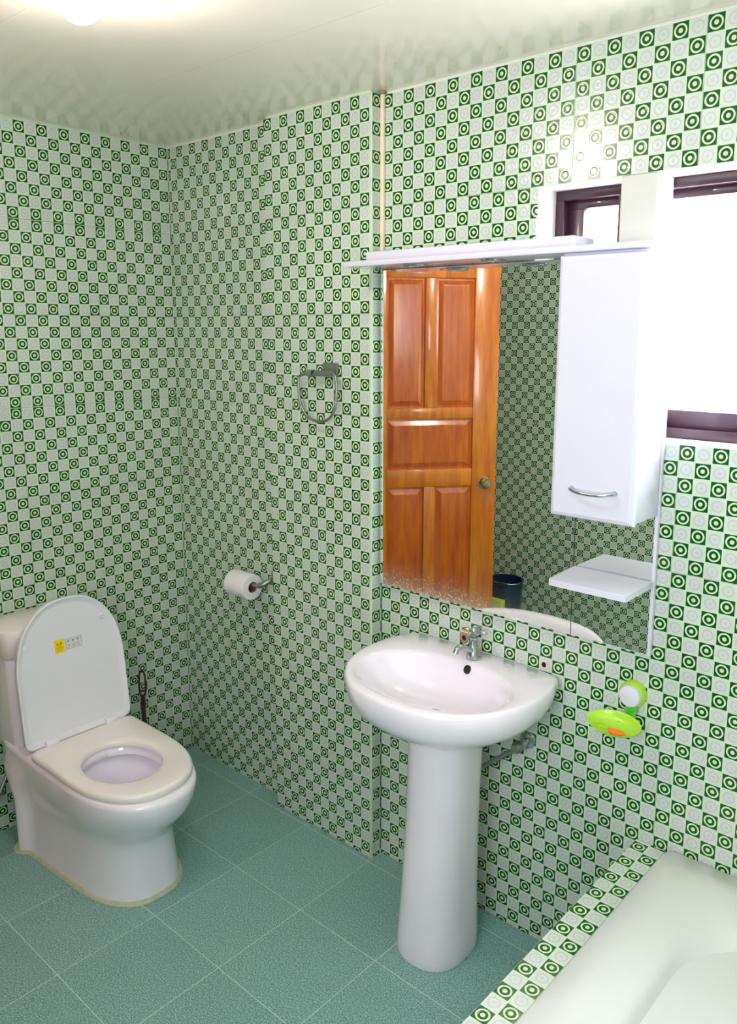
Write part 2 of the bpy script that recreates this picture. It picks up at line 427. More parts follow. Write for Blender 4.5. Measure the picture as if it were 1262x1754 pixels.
# torn holes beside the tap
for i, (x, z, sc_, mt) in enumerate(((0.349, 0.911, 1.25, 'rust'), (0.636, 0.903, 1.2, 'chalk'))):
    bm = bmesh.new(); rings = []
    for rr, yy in ((0.0150, 0.001), (0.0140, -0.0016), (0.0070, -0.0022)):
        rings.append([(rr * sc_ * (1 + 0.10 * math.sin(3 * a + i) + 0.07 * math.sin(7 * a)) * math.cos(a), yy, rr * sc_ * (1 + 0.10 * math.sin(3 * a + i)) * math.sin(a)) for a in [2 * PI * k / 24 for k in range(24)]])
    loft(bm, rings); h = obj('drill_hole', bm, M[mt], wall_back, loc=(x, -0.0004, z)); h['label'] = 'broken hole with crumbled plaster rim'
    bm = bmesh.new(); loft(bm, [[(0.0062 * sc_ * math.cos(a), yy, 0.0066 * sc_ * math.sin(a)) for a in [2 * PI * k / 16 for k in range(16)]] for yy in (-0.001, -0.0028)])
    obj('hole_void', bm, M['dark'], h, loc=(x, -0.0004, z))
# window trim / post
post = structure(part_box('trim_1', (0.800, -0.0008, WZ0), (0.8955, 0.098, WZ1), M['post_plaster'], None, 0.003), 'grey plaster post between the two window lights', 'post')

# ------------------------------------------------------------------ floor and ceiling
bm = bmesh.new(); box(bm, (-1.32, 0.0, -0.12), (RX + 0.16, FY - 0.16, -0.0007)); box(bm, (-2.3, -0.6, -0.12), (-1.30, -2.5, -0.0007))
floor = structure(obj('floor', bm, M['floor_grout'], smooth=False), 'floor of teal speckled square tiles with pale joints', 'floor')
fx = [LX - 0.06] + [-0.99 + 0.33 * k for k in range(0, 10)] ; fx = [v for v in fx if v < RX] + [RX]
fy = [FY] + [-0.068 - 0.33 * k for k in range(6, -1, -1)] + [0.006]
_fc = {}
for i in range(len(fx) - 1):
    for j in range(len(fy) - 1):
        a0, a1, b0, b1 = fx[i], fx[i + 1], fy[j], fy[j + 1]
        w, h = a1 - a0, b1 - b0
        if w < 0.01 or h < 0.01: continue
        key = (round(w, 3), round(h, 3))
        if key not in _fc:
            bm = bmesh.new(); box(bm, (0.0009, 0.0009, -0.010), (w - 0.0009, h - 0.0009, 0.0), 0.0004, 1)
            o = obj('tile', bm, M['floor'], floor, smooth=False); _fc[key] = o.data
        else:
            o = bpy.data.objects.new('tile', _fc[key]); COL.objects.link(o); o.parent = floor
        o.location = (a0, b0, random.uniform(-0.0004, 0.0))
bm = bmesh.new(); box(bm, (-2.35, 0.17, CEIL + 0.006), (RX + 0.16, FY - 0.16, CEIL + 0.10))
ceiling = structure(obj('ceiling', bm, M['plaster'], smooth=False), 'glossy white panelled ceiling', 'ceiling')
cyb = [0.0065, -0.515, -1.03, -1.545, -2.06, FY - 0.005]
for j in range(len(cyb) - 1):
    bm = bmesh.new(); box(bm, (LX - 0.005, cyb[j] - 0.0008, CEIL - 0.0004 * (j % 2)), (RX + 0.005, cyb[j + 1] + 0.0008, CEIL + 0.005), 0.0003, 1)
    obj('ceiling_panel', bm, M['ceiling'], ceiling, smooth=False)
bm = bmesh.new()
box(bm, (-2.45, -0.6, -0.05), (-2.35, -2.5, 2.65)); box(bm, (-2.45, -0.5, -0.05), (-1.31, -0.6, 2.65)); box(bm, (-2.45, -2.46, -0.05), (-1.31, -2.56, 2.65))
structure(obj('wall_hallway', bm, M['hall'], smooth=False), 'plain hallway walls beyond the doorway', 'wall')

# ------------------------------------------------------------------ window
win = struct_root('window_1', 'bright window with dark purple-brown wooden frame above the mirror cabinet', 'window', (WX0, 0.10, WZ0))
fr, sa = 0.026, 0.046
e = 0.001
wz1 = WZ1 - e; wz0 = WZ0 + e; wx0 = WX0 + e; wx1 = WX1 - e
part_box('frame', (wx0, 0.10, wz1 - fr), (wx1, 0.165, wz1), M['wframe'], win)
part_box('frame', (wx0, 0.10, wz0), (wx1, 0.165, wz0 + fr), M['wframe'], win)
part_box('frame', (wx0, 0.10, wz0 + fr), (wx0 + fr, 0.165, wz1 - fr), M['wframe'], win)
part_box('frame', (wx1 - fr, 0.10, wz0 + fr), (wx1, 0.165, wz1 - fr), M['wframe'], win)
part_box('mullion', (0.745, 0.102, wz0 + fr), (0.805, 0.165, wz1 - fr), M['wframe'], win)
for (a, b) in ((wx0 + fr, 0.745), (0.805, wx1 - fr)):
    bm = bmesh.new(); z0, z1 = wz0 + fr, wz1 - fr; s2 = sa if a < 0.8 else 0.012
    box(bm, (a, 0.128, z0), (b, 0.155, z0 + sa), 0.002); box(bm, (a, 0.128, z1 - 0.022), (b, 0.155, z1), 0.002)
    box(bm, (a, 0.128, z0 + sa), (a + s2, 0.155, z1 - 0.022), 0.002); box(bm, (b - 0.012, 0.128, z0 + sa), (b, 0.155, z1 - 0.022), 0.002)
    sash = obj('sash', bm, M['wframe'], win)
    part_box('pane', (a + s2, 0.140, z0 + sa), (b - 0.012, 0.143, z1 - 0.022), M['pane'], sash, 0)
part_box('sill', (WX0 + 0.0005, 0.0005, WZ0 - 0.004), (WX1 - 0.0005, 0.10, WZ0 + 0.0008), M['plaster'], win, 0.0005, 1)

fill_win = struct_root('added_fill_window', 'added unseen fill window with dark wooden frame in the wall behind the viewer', 'window', (1.36, FY, W2Z0))  # invented window, lights the white fixtures from the camera side
Y0, Y1 = FY - 0.155, FY - 0.095
xa, xb, za, zb = W2X0 + 0.001, W2X1 - 0.001, W2Z0 + 0.001, W2Z1 - 0.001
part_box('frame', (xa, Y0, zb - 0.035), (xb, Y1, zb), M['wframe'], fill_win); part_box('frame', (xa, Y0, za), (xb, Y1, za + 0.035), M['wframe'], fill_win)
part_box('frame', (xa, Y0, za + 0.035), (xa + 0.035, Y1, zb - 0.035), M['wframe'], fill_win); part_box('frame', (xb - 0.035, Y0, za + 0.035), (xb, Y1, zb - 0.035), M['wframe'], fill_win)
part_box('mullion', (1.34, Y0 + 0.004, za + 0.035), (1.38, Y1 - 0.004, zb - 0.035), M['wframe'], fill_win)
for a, b in ((xa + 0.035, 1.34), (1.38, xb - 0.035)): part_box('pane', (a, Y0 + 0.03, za + 0.035), (b, Y0 + 0.033, zb - 0.035), M['pane'], fill_win, 0)

# ------------------------------------------------------------------ door (ajar, seen in the mirror)
hx, hy, ddx, ddy = -1.115, -1.135, 0.614, -0.789
door = struct_root('door_1', 'orange varnished wooden panel door standing ajar, seen in the mirror', 'door', (hx, hy, 0.012))
door.rotation_euler = (0, 0, math.atan2(ddy, ddx))
def dpart(name, bm, mat, par, smooth=True):
    o = obj(name, bm, mat, None, smooth); o.parent = par; return o
DW, DH, DT = 0.735, 2.24, 0.036
# local x along leaf, +y is the face toward the mirror
stx = [(0.0, 0.132), (0.336, 0.396), (0.600, DW)]
rails = [(0.0, 0.22), (1.030, 1.125), (1.395, 1.452), (2.118, DH)]
bm = bmesh.new()
for k in (0, 2): box(bm, (stx[k][0], -DT / 2, 0), (stx[k][1], DT / 2, DH), 0.004)
for z0, z1 in rails: box(bm, (0.132, -DT / 2 + 0.001, z0), (0.600, DT / 2 - 0.001, z1), 0.004)
for z0, z1 in ((0.22, 1.03), (1.452, 2.118)): box(bm, (0.336, -DT / 2 + 0.001, z0), (0.396, DT / 2 - 0.001, z1), 0.004)
dpart('door_frame', bm, M['door'], door)
def rpanel(x0, x1, z0, z1):
    bm = bmesh.new(); rings = []
    for ins, yy in ((0, 0.002), (0.012, 0.003), (0.034, 0.0145), (0.038, 0.0155)):
        rings.append([(x0 + ins, yy, z0 + ins), (x1 - ins, yy, z0 + ins), (x1 - ins, yy, z1 - ins), (x0 + ins, yy, z1 - ins)])
    back = [(x, -0.002 - (y - 0.002), z) for (x, y, z) in rings[-1]]
    rr = [[(x, -y, z) for (x, y, z) in r] for r in rings[::-1]] + rings
    loft(bm, rr); dpart('door_panel', bm, M['door_panel'], door, smooth=False)
for x0, x1 in ((0.132, 0.336), (0.396, 0.600)):
    rpanel(x0, x1, 1.452, 2.118); rpanel(x0, x1, 0.22, 1.03)
rpanel(0.132, 0.600, 1.125, 1.395)
bm = bmesh.new()
for s in (1, -1): lathe(bm, [(0.0, s * 0.0175), (0.034, s * 0.018), (0.034, s * 0.024), (0.013, s * 0.026), (0.012, s * 0.045), (0.026, s * 0.056), (0.028, s * 0.066), (0.020, s * 0.076), (0.0, s * 0.078)], 24, (0.668, 0, 1.045), 'Y')
dpart('door_knob', bm, M['brass'], door)
jamb = struct_root('trim_2', 'wooden lining around the doorway', 'door frame', (LX, (DY0 + DY1) / 2, 0))
part_box('jamb', (LX - 0.155, DY0 - 0.002, 0), (LX + 0.004, DY0 - 0.022, DZ - 0.022), M['door'], jamb)
part_box('jamb', (LX - 0.155, DY1 + 0.022, 0), (LX + 0.004, DY1 + 0.002, DZ - 0.022), M['door'], jamb)
part_box('head', (LX - 0.155, DY1 + 0.002, DZ - 0.022), (LX + 0.004, DY0 - 0.002, DZ - 0.002), M['door'], jamb)

# ------------------------------------------------------------------ bulb
bulb = thing('ceiling_bulb', 'lit round white bulb in a holder on the ceiling', 'lamp', (0.12, -1.066, CEIL - 0.0004))
bx, by = 0.12, -1.066
bm = bmesh.new(); lathe(bm, [(0, CEIL - 0.0006), (0.038, CEIL - 0.0006), (0.036, CEIL - 0.010), (0.022, CEIL - 0.014), (0.020, CEIL - 0.026), (0, CEIL - 0.026)], 28, (bx, by, 0)); obj('lamp_holder', bm, M['lacquer'], bulb)
bm = bmesh.new(); rings = [(0.016, CEIL - 0.024)]
for k in range(3, 17): a = PI * k / 16; rings.append((0.046 * math.sin(a) if k < 16 else 0.0005, CEIL - 0.062 + 0.046 * math.cos(a)))
lathe(bm, rings, 28, (bx, by, 0)); obj('globe', bm, M['bulb'], bulb)

# ------------------------------------------------------------------ conduit
con = thing('cable_conduit', 'thin cream plastic cable conduit running down the wall corner to the mirror light board', 'conduit', (0.006, -0.006, 2.12))
bm = bmesh.new(); box(bm, (-0.0005, -0.0125, 2.102), (0.0125, -0.0015, CEIL - 0.0015), 0.002); c = obj('conduit', bm, M['conduit'], con)
bm = bmesh.new(); lathe(bm, [(0.0, 0), (0.010, 0), (0.010, 0.006), (0, 0.006)], 12, (0.010, -0.014, CEIL - 0.010)); obj('cap', bm, M['rust'], con)

# ------------------------------------------------------------------ mirror unit
un = thing('mirror_cabinet', 'wide wall mirror unit with white top board, side cabinet and small shelf', 'mirror', (0.475, 0.0, 1.02))
part_box('back_board', (0.008, -0.016, 1.022), (0.956, -0.001, 2.052), M['lacquer'], un, 0.001)
def lean_pane(x0, x1, z0, z1):
    bm = bmesh.new(); k = math.tan(R(0.0)); y = lambda z, d: -0.0205 - (z - 1.024) * k + d
    loft(bm, [[(x0, y(z0, 0), z0), (x1, y(z0, 0), z0), (x1, y(z0, 0.004), z0), (x0, y(z0, 0.004), z0)], [(x0, y(z1, 0), z1), (x1, y(z1, 0), z1), (x1, y(z1, 0.004), z1), (x0, y(z1, 0.004), z1)]])
    return obj('mirror_pane', bm, M['mirror'], un, smooth=False)
lean_pane(0.012, 0.7245, 1.024, 2.051)
lean_pane(0.7270, 0.949, 1.026, 1.398)
part_box('seam_strip', (0.7245, -0.0195, 1.026), (0.7270, -0.0161, 1.40), M['rubber'], un, 0)
# hang a white board at the right edge
tb = part_box('top_board', (-0.0035, -0.172, 2.0525), (0.976, -0.0015, 2.0675), M['lacquer'], un, 0.002)
lb = part_box('light_box', (0.028, -0.110, 2.0680), (0.735, -0.0015, 2.100), M['lacquer'], un, 0.004)
for x in (0.235, 0.507):
    bm = bmesh.new(); lathe(bm, [(0, 2.0527), (0.035, 2.0527), (0.037, 2.050), (0.035, 2.047), (0.026, 2.046), (0.024, 2.0495), (0, 2.0495)], 28, (x, -0.125, 0))
    dl = obj('downlight', bm, M['chrome'], un)
    bm = bmesh.new(); lathe(bm, [(0, 2.0494), (0.0235, 2.0494), (0.0225, 2.0478), (0, 2.0470)], 24, (x, -0.125, 0)); obj('lens', bm, M['pale_sticker'], dl)
cb = part_box('cabinet_body', (0.731, -0.152, 1.400), (0.954, -0.0215, 2.052), M['lacquer'], un, 0.002)
bm = bmesh.new(); x0, x1, z0, z1 = 0.7285, 0.9565, 1.396, 2.046
rings = [[(x0 + i, y, z0 + i), (x1 - i, y, z0 + i), (x1 - i, y, z1 - i), (x0 + i, y, z1 - i)] for i, y in ((0.0, -0.1525), (0.0, -0.160), (0.003, -0.166), (0.012, -0.1715), (0.030, -0.1725))]
loft(bm, rings); dr = obj('cabinet_door', bm, M['lacquer'], un, angle=20)
bm = bmesh.new(); tube(bm, [(0.792, -0.172, 1.474), (0.796, -0.188, 1.474), (0.820, -0.200, 1.470), (0.850, -0.203, 1.469), (0.880, -0.200, 1.470), (0.904, -0.188, 1.474), (0.908, -0.172, 1.474)], lambda t: 0.0042 + 0.003 * abs(2 * t - 1) ** 4, 10)
obj('handle', bm, M['chrome'], dr)
bm = bmesh.new(); SZ = 1.2270
poly = [(0.728, -0.0215), (0.751, -0.196), (0.756, -0.199), (0.950, -0.199), (0.955, -0.196), (0.955, -0.0215)]
poly = [(0.733, -0.0275), (0.738, -0.172), (0.7415, -0.180), (0.7480, -0.183), (0.9480, -0.183), (0.9530, -0.181), (0.9555, -0.176), (0.9555, -0.0275)]
loft(bm, [[(x, y, SZ - 0.016) for x, y in poly], [(x, y, SZ - 0.001) for x, y in poly], [(x * 0.995 + 0.0042, y * 0.99 - 0.0003, SZ) for x, y in poly]])
obj('shelf', bm, M['lacquer'], un, angle=30)

# ------------------------------------------------------------------ superellipse plans
NP = 72
def plan(cx0, xb, xm, xf, hw, yc, z, nf=2.0, nb=5.0, taper=0.0, bumpw=0.0):
    pts = []
    for k in range(NP):
        a = 2 * PI * k / NP; c, s = math.cos(a), math.sin(a)
        n = nf if c >= 0 else nb
        X = xm + (xf - xm) * abs(c) ** (2 / n) if c >= 0 else xm - (xm - xb) * abs(c) ** (2 / n)
        sy = math.copysign(abs(s) ** (2 / n), s)
        w = hw * (1 + taper * (xm - X))
        if bumpw:
            t = min(1, max(0, (-0.935 - X) / 0.045)); w += (bumpw + 0.012) * t * t * (3 - 2 * t)
        pts.append((X, yc + w * sy, z))
    return pts
TY = -0.660
# ------------------------------------------------------------------ toilet
wc = thing('toilet', 'white one-piece toilet with raised lid against the left wall', 'toilet', (-0.72, TY, 0.0))
bm = bmesh.new(); rings = []
lv = [  # z, xb, xm, xf, hw, nf, nb, taper, bump
    (0.0005, -1.030, -0.66, -0.402, 0.165, 2.6, 9, 0.35, 0.020), (0.020, -1.032, -0.66, -0.406, 0.163, 2.6, 9, 0.35, 0.022),
    (0.080, -1.036, -0.66, -0.412, 0.158, 2.6, 9, 0.35, 0.026), (0.150, -1.042, -0.66, -0.418, 0.155, 2.5, 9, 0.35, 0.028),
    (0.190, -1.050, -0.65, -0.416, 0.155, 2.4, 9, 0.33, 0.028), (0.215, -1.060, -0.64, -0.405, 0.160, 2.3, 9, 0.30, 0.024),
    (0.245, -1.078, -0.63, -0.378, 0.170, 2.2, 9, 0.22, 0.020), (0.275, -1.105, -0.62, -0.346, 0.180, 2.2, 8, 0.15, 0.012),
    (0.310, -1.130, -0.61, -0.318, 0.190, 2.2, 8, 0.08, 0.005), (0.345, -1.140, -0.60, -0.302, 0.196, 2.2, 8, 0.03, 0.0),
    (0.378, -1.143, -0.60, -0.296, 0.199, 2.2, 8, 0.02, 0.0), (0.392, -1.143, -0.60, -0.298, 0.198, 2.2, 8, 0.02, 0.0), (0.398, -1.138, -0.60, -0.308, 0.190, 2.2, 8, 0.02, 0.0)]
for z, xb, xm, xf, hw, nf, nb, tp, bp in lv: rings.append(plan(0, xb, xm, xf, hw, TY, z, nf, nb, tp, bp))
def ell(cx, cy, rx, ry, z, p=2.0):
    out = []
    for k in range(NP):
        a = 2 * PI * k / NP; c, s = math.cos(a), math.sin(a)
        out.append((cx + rx * math.copysign(abs(c) ** (2 / p), c), cy + ry * math.copysign(abs(s) ** (2 / p), s), z))
    return out
BX = -0.585
rings += [ell(BX, TY - 0.008, 0.160, 0.138, 0.398, 2.1), ell(BX, TY - 0.008, 0.153, 0.130, 0.393, 2.1), ell(BX, TY - 0.008, 0.150, 0.127, 0.368, 2.1), ell(BX, TY - 0.006, 0.163, 0.140, 0.358, 2.1),
          ell(BX, TY - 0.004, 0.162, 0.139, 0.340, 2.1), ell(BX - 0.002, TY, 0.152, 0.130, 0.315), ell(BX - 0.01, TY, 0.130, 0.110, 0.27), ell(BX - 0.03, TY, 0.090, 0.078, 0.225), ell(BX - 0.05, TY, 0.05, 0.045, 0.19), ell(BX - 0.06, TY, 0.02, 0.02, 0.175)]
loft(bm, rings); obj('bowl', bm, M['porcelain'], wc, angle=60)
bm = bmesh.new(); lathe(bm, [(0.001, 0.214), (0.066, 0.214), (0.066, 0.212), (0.001, 0.212)], 32, (BX - 0.035, TY, 0)); obj('water', bm, M['water'], wc)
# grout bead around the foot
bm = bmesh.new()
r0 = plan(0, -1.048, -0.66, -0.391, 0.176, TY, 0.0004, 2.6, 9, 0.35, 0.018); r1 = [(x, y, 0.010) for x, y, z in plan(0, -1.042, -0.66, -0.398, 0.171, TY, 0, 2.6, 9, 0.35, 0.018)]
rI = plan(0, -1.02, -0.66, -0.415, 0.155, TY, 0.010, 2.6, 9, 0.35, 0.018); rJ = [(x, y, 0.0004) for x, y, z in rI]
loft(bm, [r0, r1, rI, rJ], closed=True); sb = obj('sealant', bm, simple('stained_cream_sealant', srgb(198, 200, 176), 0.8, var=0.15, scale=40), wc)
# tank
bm = bmesh.new()
def rrect(x0, x1, y0, y1, z, r=0.02, n=5):
    out = []
    for (cx, cy, a0) in ((x1 - r, y1 - r, 0), (x0 + r, y1 - r, PI / 2), (x0 + r, y0 + r, PI), (x1 - r, y0 + r, 3 * PI / 2)):
        for k in range(n + 1): a = a0 + PI / 2 * k / n; out.append((cx + r * math.cos(a), cy + r * math.sin(a), z))
    return out
TN, TF = TY - 0.190, TY + 0.135
loft(bm, [rrect(-1.1435, -0.972, TN + 0.004, TF - 0.004, 0.380, 0.03), rrect(-1.1435, -0.975, TN, TF, 0.43, 0.03), rrect(-1.1435, -0.985, TN - 0.002, TF + 0.002, 0.60, 0.03), rrect(-1.1435, -0.985, TN - 0.004, TF + 0.004, 0.722, 0.03)])
obj('tank', bm, M['porcelain'], wc, angle=50)
bm = bmesh.new()
loft(bm, [rrect(-1.1445, -0.982, TN - 0.004, TF + 0.004, 0.724, 0.03), rrect(-1.1450, -0.968, TN - 0.012, TF + 0.012, 0.745, 0.035), rrect(-1.1450, -0.955, TN - 0.022, TF + 0.022, 0.790, 0.04), rrect(-1.1450, -0.948, TN - 0.026, TF + 0.026, 0.822, 0.04),
          rrect(-1.1450, -0.950, TN - 0.024, TF + 0.024, 0.834, 0.04), rrect(-1.1400, -0.962, TN - 0.014, TF + 0.014, 0.840, 0.035)])
obj('tank_lid', bm, M['seat_plastic'], wc, angle=50)
# seat ring
def D_out(s, w, L, straight=0.45, p=2.3, rc=0.03):
    """half width of the D outline at distance s from the hinge edge"""
    if s < rc: return w - rc + math.sqrt(max(0, rc * rc - (rc - s) ** 2))
    q = straight * L
    if s < q: return w
    return w * max(0, 1 - ((s - q) / (L - q)) ** p) ** (1 / p)
def D_ring(w, L, inset=0.0):
    """NP points around; returned as (s, t)"""
    L2, w2 = L - inset, w - inset
    half = NP // 2; pts = []
    ss = []
    for k in range(half + 1):
        a = PI * k / half; ss.append((inset + (L2 - inset) * (1 - math.cos(a)) / 2))
    for s in ss: pts.append((s, D_out(s - inset, w2, L2 - inset)))
    for s in ss[-2:0:-1]: pts.append((s, -D_out(s - inset, w2, L2 - inset)))
    return pts
SX, SL, SW = -0.868, 0.545, 0.198
def seat_pts(inset, z): return [(SX + s, TY + t * 1.0, z) for s, t in D_ring(SW, SL, inset)]
HX = -0.585
def hole_pts(g, z):
    out = []; base = D_ring(SW, SL, 0)
    n = len(base); AM = abs(math.atan2(base[0][1], SX + base[0][0] - HX))
    for (s, t) in base:
        a = math.atan2(t, (SX + s) - HX) * PI * (1 - 1 / n) / AM; out.append((HX + (0.148 + g) * math.cos(a), TY - 0.008 + (0.124 + g) * math.sin(a), z))
    return out
bm = bmesh.new()
loft(bm, [seat_pts(0.004, 0.4), seat_pts(0.0, 0.406), seat_pts(0.0, 0.418), seat_pts(0.005, 0.425), seat_pts(0.012, 0.427), hole_pts(0.022, 0.4265), hole_pts(0.006, 0.423), hole_pts(0.0, 0.416), hole_pts(0.001, 0.402), hole_pts(0.006, 0.4)], closed=True)
obj('seat', bm, M['seat_plastic'], wc, angle=50)
# lid standing up
LL, LW = 0.505, 0.203
lean = math.atan2(0.058, 0.50)
def lid_pt(s, t, d):
    """s up the lid, t across, d toward the room"""
    X = SX - 0.004 - s * math.sin(lean) + d * math.cos(lean); Z = 0.421 + s * math.cos(lean) + d * math.sin(lean)
    return (X, TY + t, Z)
def lid_ring(inset, d): return [lid_pt(s, t, d) for s, t in D_ring(LW, LL, inset)]
bm = bmesh.new()
loft(bm, [lid_ring(0.018, -0.026), lid_ring(0.004, -0.021), lid_ring(0.0, -0.014), lid_ring(0.0, 0.002), lid_ring(0.002, 0.004), lid_ring(0.005, 0.004), lid_ring(0.019, -0.006), lid_ring(0.024, -0.007)])
lid = obj('lid', bm, M['lid_plastic'], wc, angle=30)
for s, t in ((0.36, -0.158), (0.40, 0.135)):
    bm = bmesh.new(); rings = []
    for rr, d in ((0.0095, -0.0075), (0.009, -0.003), (0.006, -0.002), (0.0055, -0.0055)): rings.append([lid_pt(s + rr * math.cos(a), t + rr * math.sin(a), d) for a in [2 * PI * k / 16 for k in range(16)]])
    loft(bm, rings); obj('bumper', bm, M['lid_plastic'], lid)
# sticker on the lid
def stick(s0, s1, t0, t1, d0, d1, mat, name):
    bm = bmesh.new(); r = 0.004; base = []
    for (cs, ct, a0) in ((s1 - r, t1 - r, 0), (s0 + r, t1 - r, PI / 2), (s0 + r, t0 + r, PI), (s1 - r, t0 + r, 3 * PI / 2)):
        for k in range(4): a = a0 + PI / 2 * k / 3; base.append((cs + r * math.cos(a), ct + r * math.sin(a)))
    loft(bm, [[lid_pt(s, t, d0) for s, t in base], [lid_pt(s, t, d1) for s, t in base]])
    o = obj(name, bm, mat, lid, smooth=False); return o
o = stick(0.308, 0.358, -0.056, -0.018, -0.0072, -0.0062, M['yellow_print'], 'sticker'); o['label'] = 'yellow warning sticker'
o = stick(0.313, 0.353, -0.014, 0.048, -0.0072, -0.0064, M['pale_sticker'], 'sticker'); o['label'] = 'clear sticker with small grey pictograms'
bm = bmesh.new()
def mark(bm, s, t, ds, dt, d=-0.0060):
    q = [(s - ds, t - dt), (s - ds, t + dt), (s + ds, t + dt), (s + ds, t - dt)]
    loft(bm, [[lid_pt(a, b, d - 0.0006) for a, b in q], [lid_pt(a, b, d) for a, b in q]])
for i, t in enumerate((-0.004, 0.014, 0.032)):
    mark(bm, 0.343, t, 0.0035, 0.004); 
    for k in range(3): mark(bm, 0.331 - 0.005 * k, t + 0.001, 0.0007, 0.0065)
for t0 in (-0.0135, 0.0465): mark(bm, 0.333, t0, 0.019, 0.0006)
for s0 in (0.3145, 0.3515): mark(bm, s0, 0.017, 0.0006, 0.029)
o = obj('sticker_print', bm, M['grey_print'], lid, smooth=False)
bm = bmesh.new()
for s, t, a, b in ((0.342, -0.045, 0.005, 0.003), (0.343, -0.031, 0.0045, 0.004), (0.338, -0.038, 0.002, 0.006), (0.329, -0.037, 0.0012, 0.013), (0.324, -0.037, 0.0012, 0.013), (0.318, -0.039, 0.0012, 0.010)): mark(bm, s, t, a, b, -0.0058)
obj('sticker_print', bm, M['olive_print'], lid, smooth=False)
for t in (-0.115, 0.115):
    bm = bmesh.new(); lathe(bm, [(0, -0.022), (0.011, -0.022), (0.0125, -0.019), (0.0125, 0.019), (0.011, 0.022), (0, 0.022)], 20, (SX + 0.006, TY + t, 0.432), 'Y'); obj('hinge', bm, M['lid_plastic'], wc)
# water supply behind the toilet
pipe = thing('supply_valve', 'dark angle valve and hose on the wall behind the toilet', 'valve', (-1.147, -0.895, 0.145))
bm = bmesh.new(); tube(bm, [(-1.152, -0.895, 0.145), (-1.12, -0.897, 0.145), (-1.105, -0.893, 0.150), (-1.10, -0.870, 0.19), (-1.12, -0.82, 0.26)], 0.007, 10); obj('hose', bm, M['dull_chrome'], pipe)
bm = bmesh.new(); lathe(bm, [(0, 0.0), (0.022, 0.0), (0.022, 0.004), (0.012, 0.008), (0.012, 0.024), (0, 0.024)], 20, (-1.153, -0.895, 0.145), 'X'); obj('valve_body', bm, M['dull_chrome'], pipe)

# ------------------------------------------------------------------ basin
def spline_closed(pts, n):
    P = [Vector((x, y, 0)) for x, y in pts]; m = len(P); out = []
    per = n // m
    for i in range(m):
        p0, p1, p2, p3 = P[i - 1], P[i], P[(i + 1) % m], P[(i + 2) % m]
        for k in range(per):
            t = k / per
            out.append(0.5 * ((2 * p1) + (-p0 + p2) * t + (2 * p0 - 5 * p1 + 4 * p2 - p3) * t * t + (-p0 + 3 * p1 - 3 * p2 + p3) * t ** 3))
    return [(v.x, v.y) for v in out]
BCX, BCY = 0.422, -0.225
half = [(0.0, -0.473), (0.120, -0.457), (0.205, -0.407), (0.268, -0.330), (0.300, -0.240), (0.305, -0.160), (0.298, -0.095), (0.280, -0.042), (0.262, -0.012), (0.190, -0.002), (0.09, -0.002)]
pts = [(BCX + x, y) for x, y in half] + [(BCX, -0.002)] + [(BCX - x, y) for x, y in half[:0:-1]]
B0 = spline_closed(pts, len(pts) * 5)
B0 = [(x, min(y, -0.002)) for x, y in B0]
def bring(sc, z, cx=BCX, cy=BCY, scy=None, flat=True):
    return [(cx + (x - cx) * sc, min(-0.002, cy + (y - cy) * (scy or sc)), z) for x, y in B0]
def bell(rx, ry, z, cy=-0.255, cx=0.420, p=2.3):
    out = []
    for x, y in B0:
        a = math.atan2((y - BCY) / 0.22, (x - BCX) / 0.31); c, s = math.cos(a), math.sin(a)
        k = (abs(c) ** p + abs(s) ** p) ** (-1 / p)
        out.append((cx + rx * c * k, cy + ry * s * k, z))
    return out
basin = thing('pedestal_basin', 'white oval pedestal washbasin under the mirror', 'washbasin', (BCX, -0.22, 0.0))
RZ = 0.886
bm = bmesh.new()
loft(bm, [bring(0.36, 0.730), bring(0.44, 0.732), bring(0.60, 0.742), bring(0.76, 0.760), bring(0.88, 0.785), bring(0.955, 0.812), bring(0.988, 0.840), bring(1.0, 0.860), bring(0.998, 0.874), bring(0.988, RZ - 0.003), bring(0.968, RZ),
          bell(0.258, 0.172, RZ - 0.002, -0.262), bell(0.246, 0.160, RZ - 0.006, -0.262), bell(0.234, 0.150, RZ - 0.018, -0.261), bell(0.217, 0.138, RZ - 0.045, -0.258), bell(0.185, 0.120, RZ - 0.078, -0.252), bell(0.130, 0.088, RZ - 0.102, -0.246), bell(0.06, 0.045, RZ - 0.114, -0.242), bell(0.018, 0.018, RZ - 0.117, -0.242)])
obj('bowl', bm, M['porcelain'], basin, angle=60)
bm = bmesh.new(); lathe(bm, [(0.0005, RZ - 0.1135), (0.020, RZ - 0.1135), (0.022, RZ - 0.116), (0.0005, RZ - 0.118)], 24, (0.420, -0.242, 0)); obj('drain', bm, M['chrome'], basin)
# overflow
ov = Vector((0.4420, -0.1135, RZ - 0.018)); 
bm = bmesh.new(); n_ = Vector((0, -0.86, 0.50)).normalized(); sx = Vector((1, 0, 0)); sy = n_.cross(sx).normalized()
rings = []
for rr, dd in ((0.0115, -0.006), (0.0115, 0.0022), (0.0090, 0.0024), (0.0085, 0.0010)): rings.append([tuple(n_ * dd + (sx * math.cos(a) * rr + sy * math.sin(a) * rr * 1.15)) for a in [2 * PI * k / 24 for k in range(24)]])
loft(bm, rings); o = obj('overflow_hole', bm, [M['rubber']], basin, loc=tuple(ov))
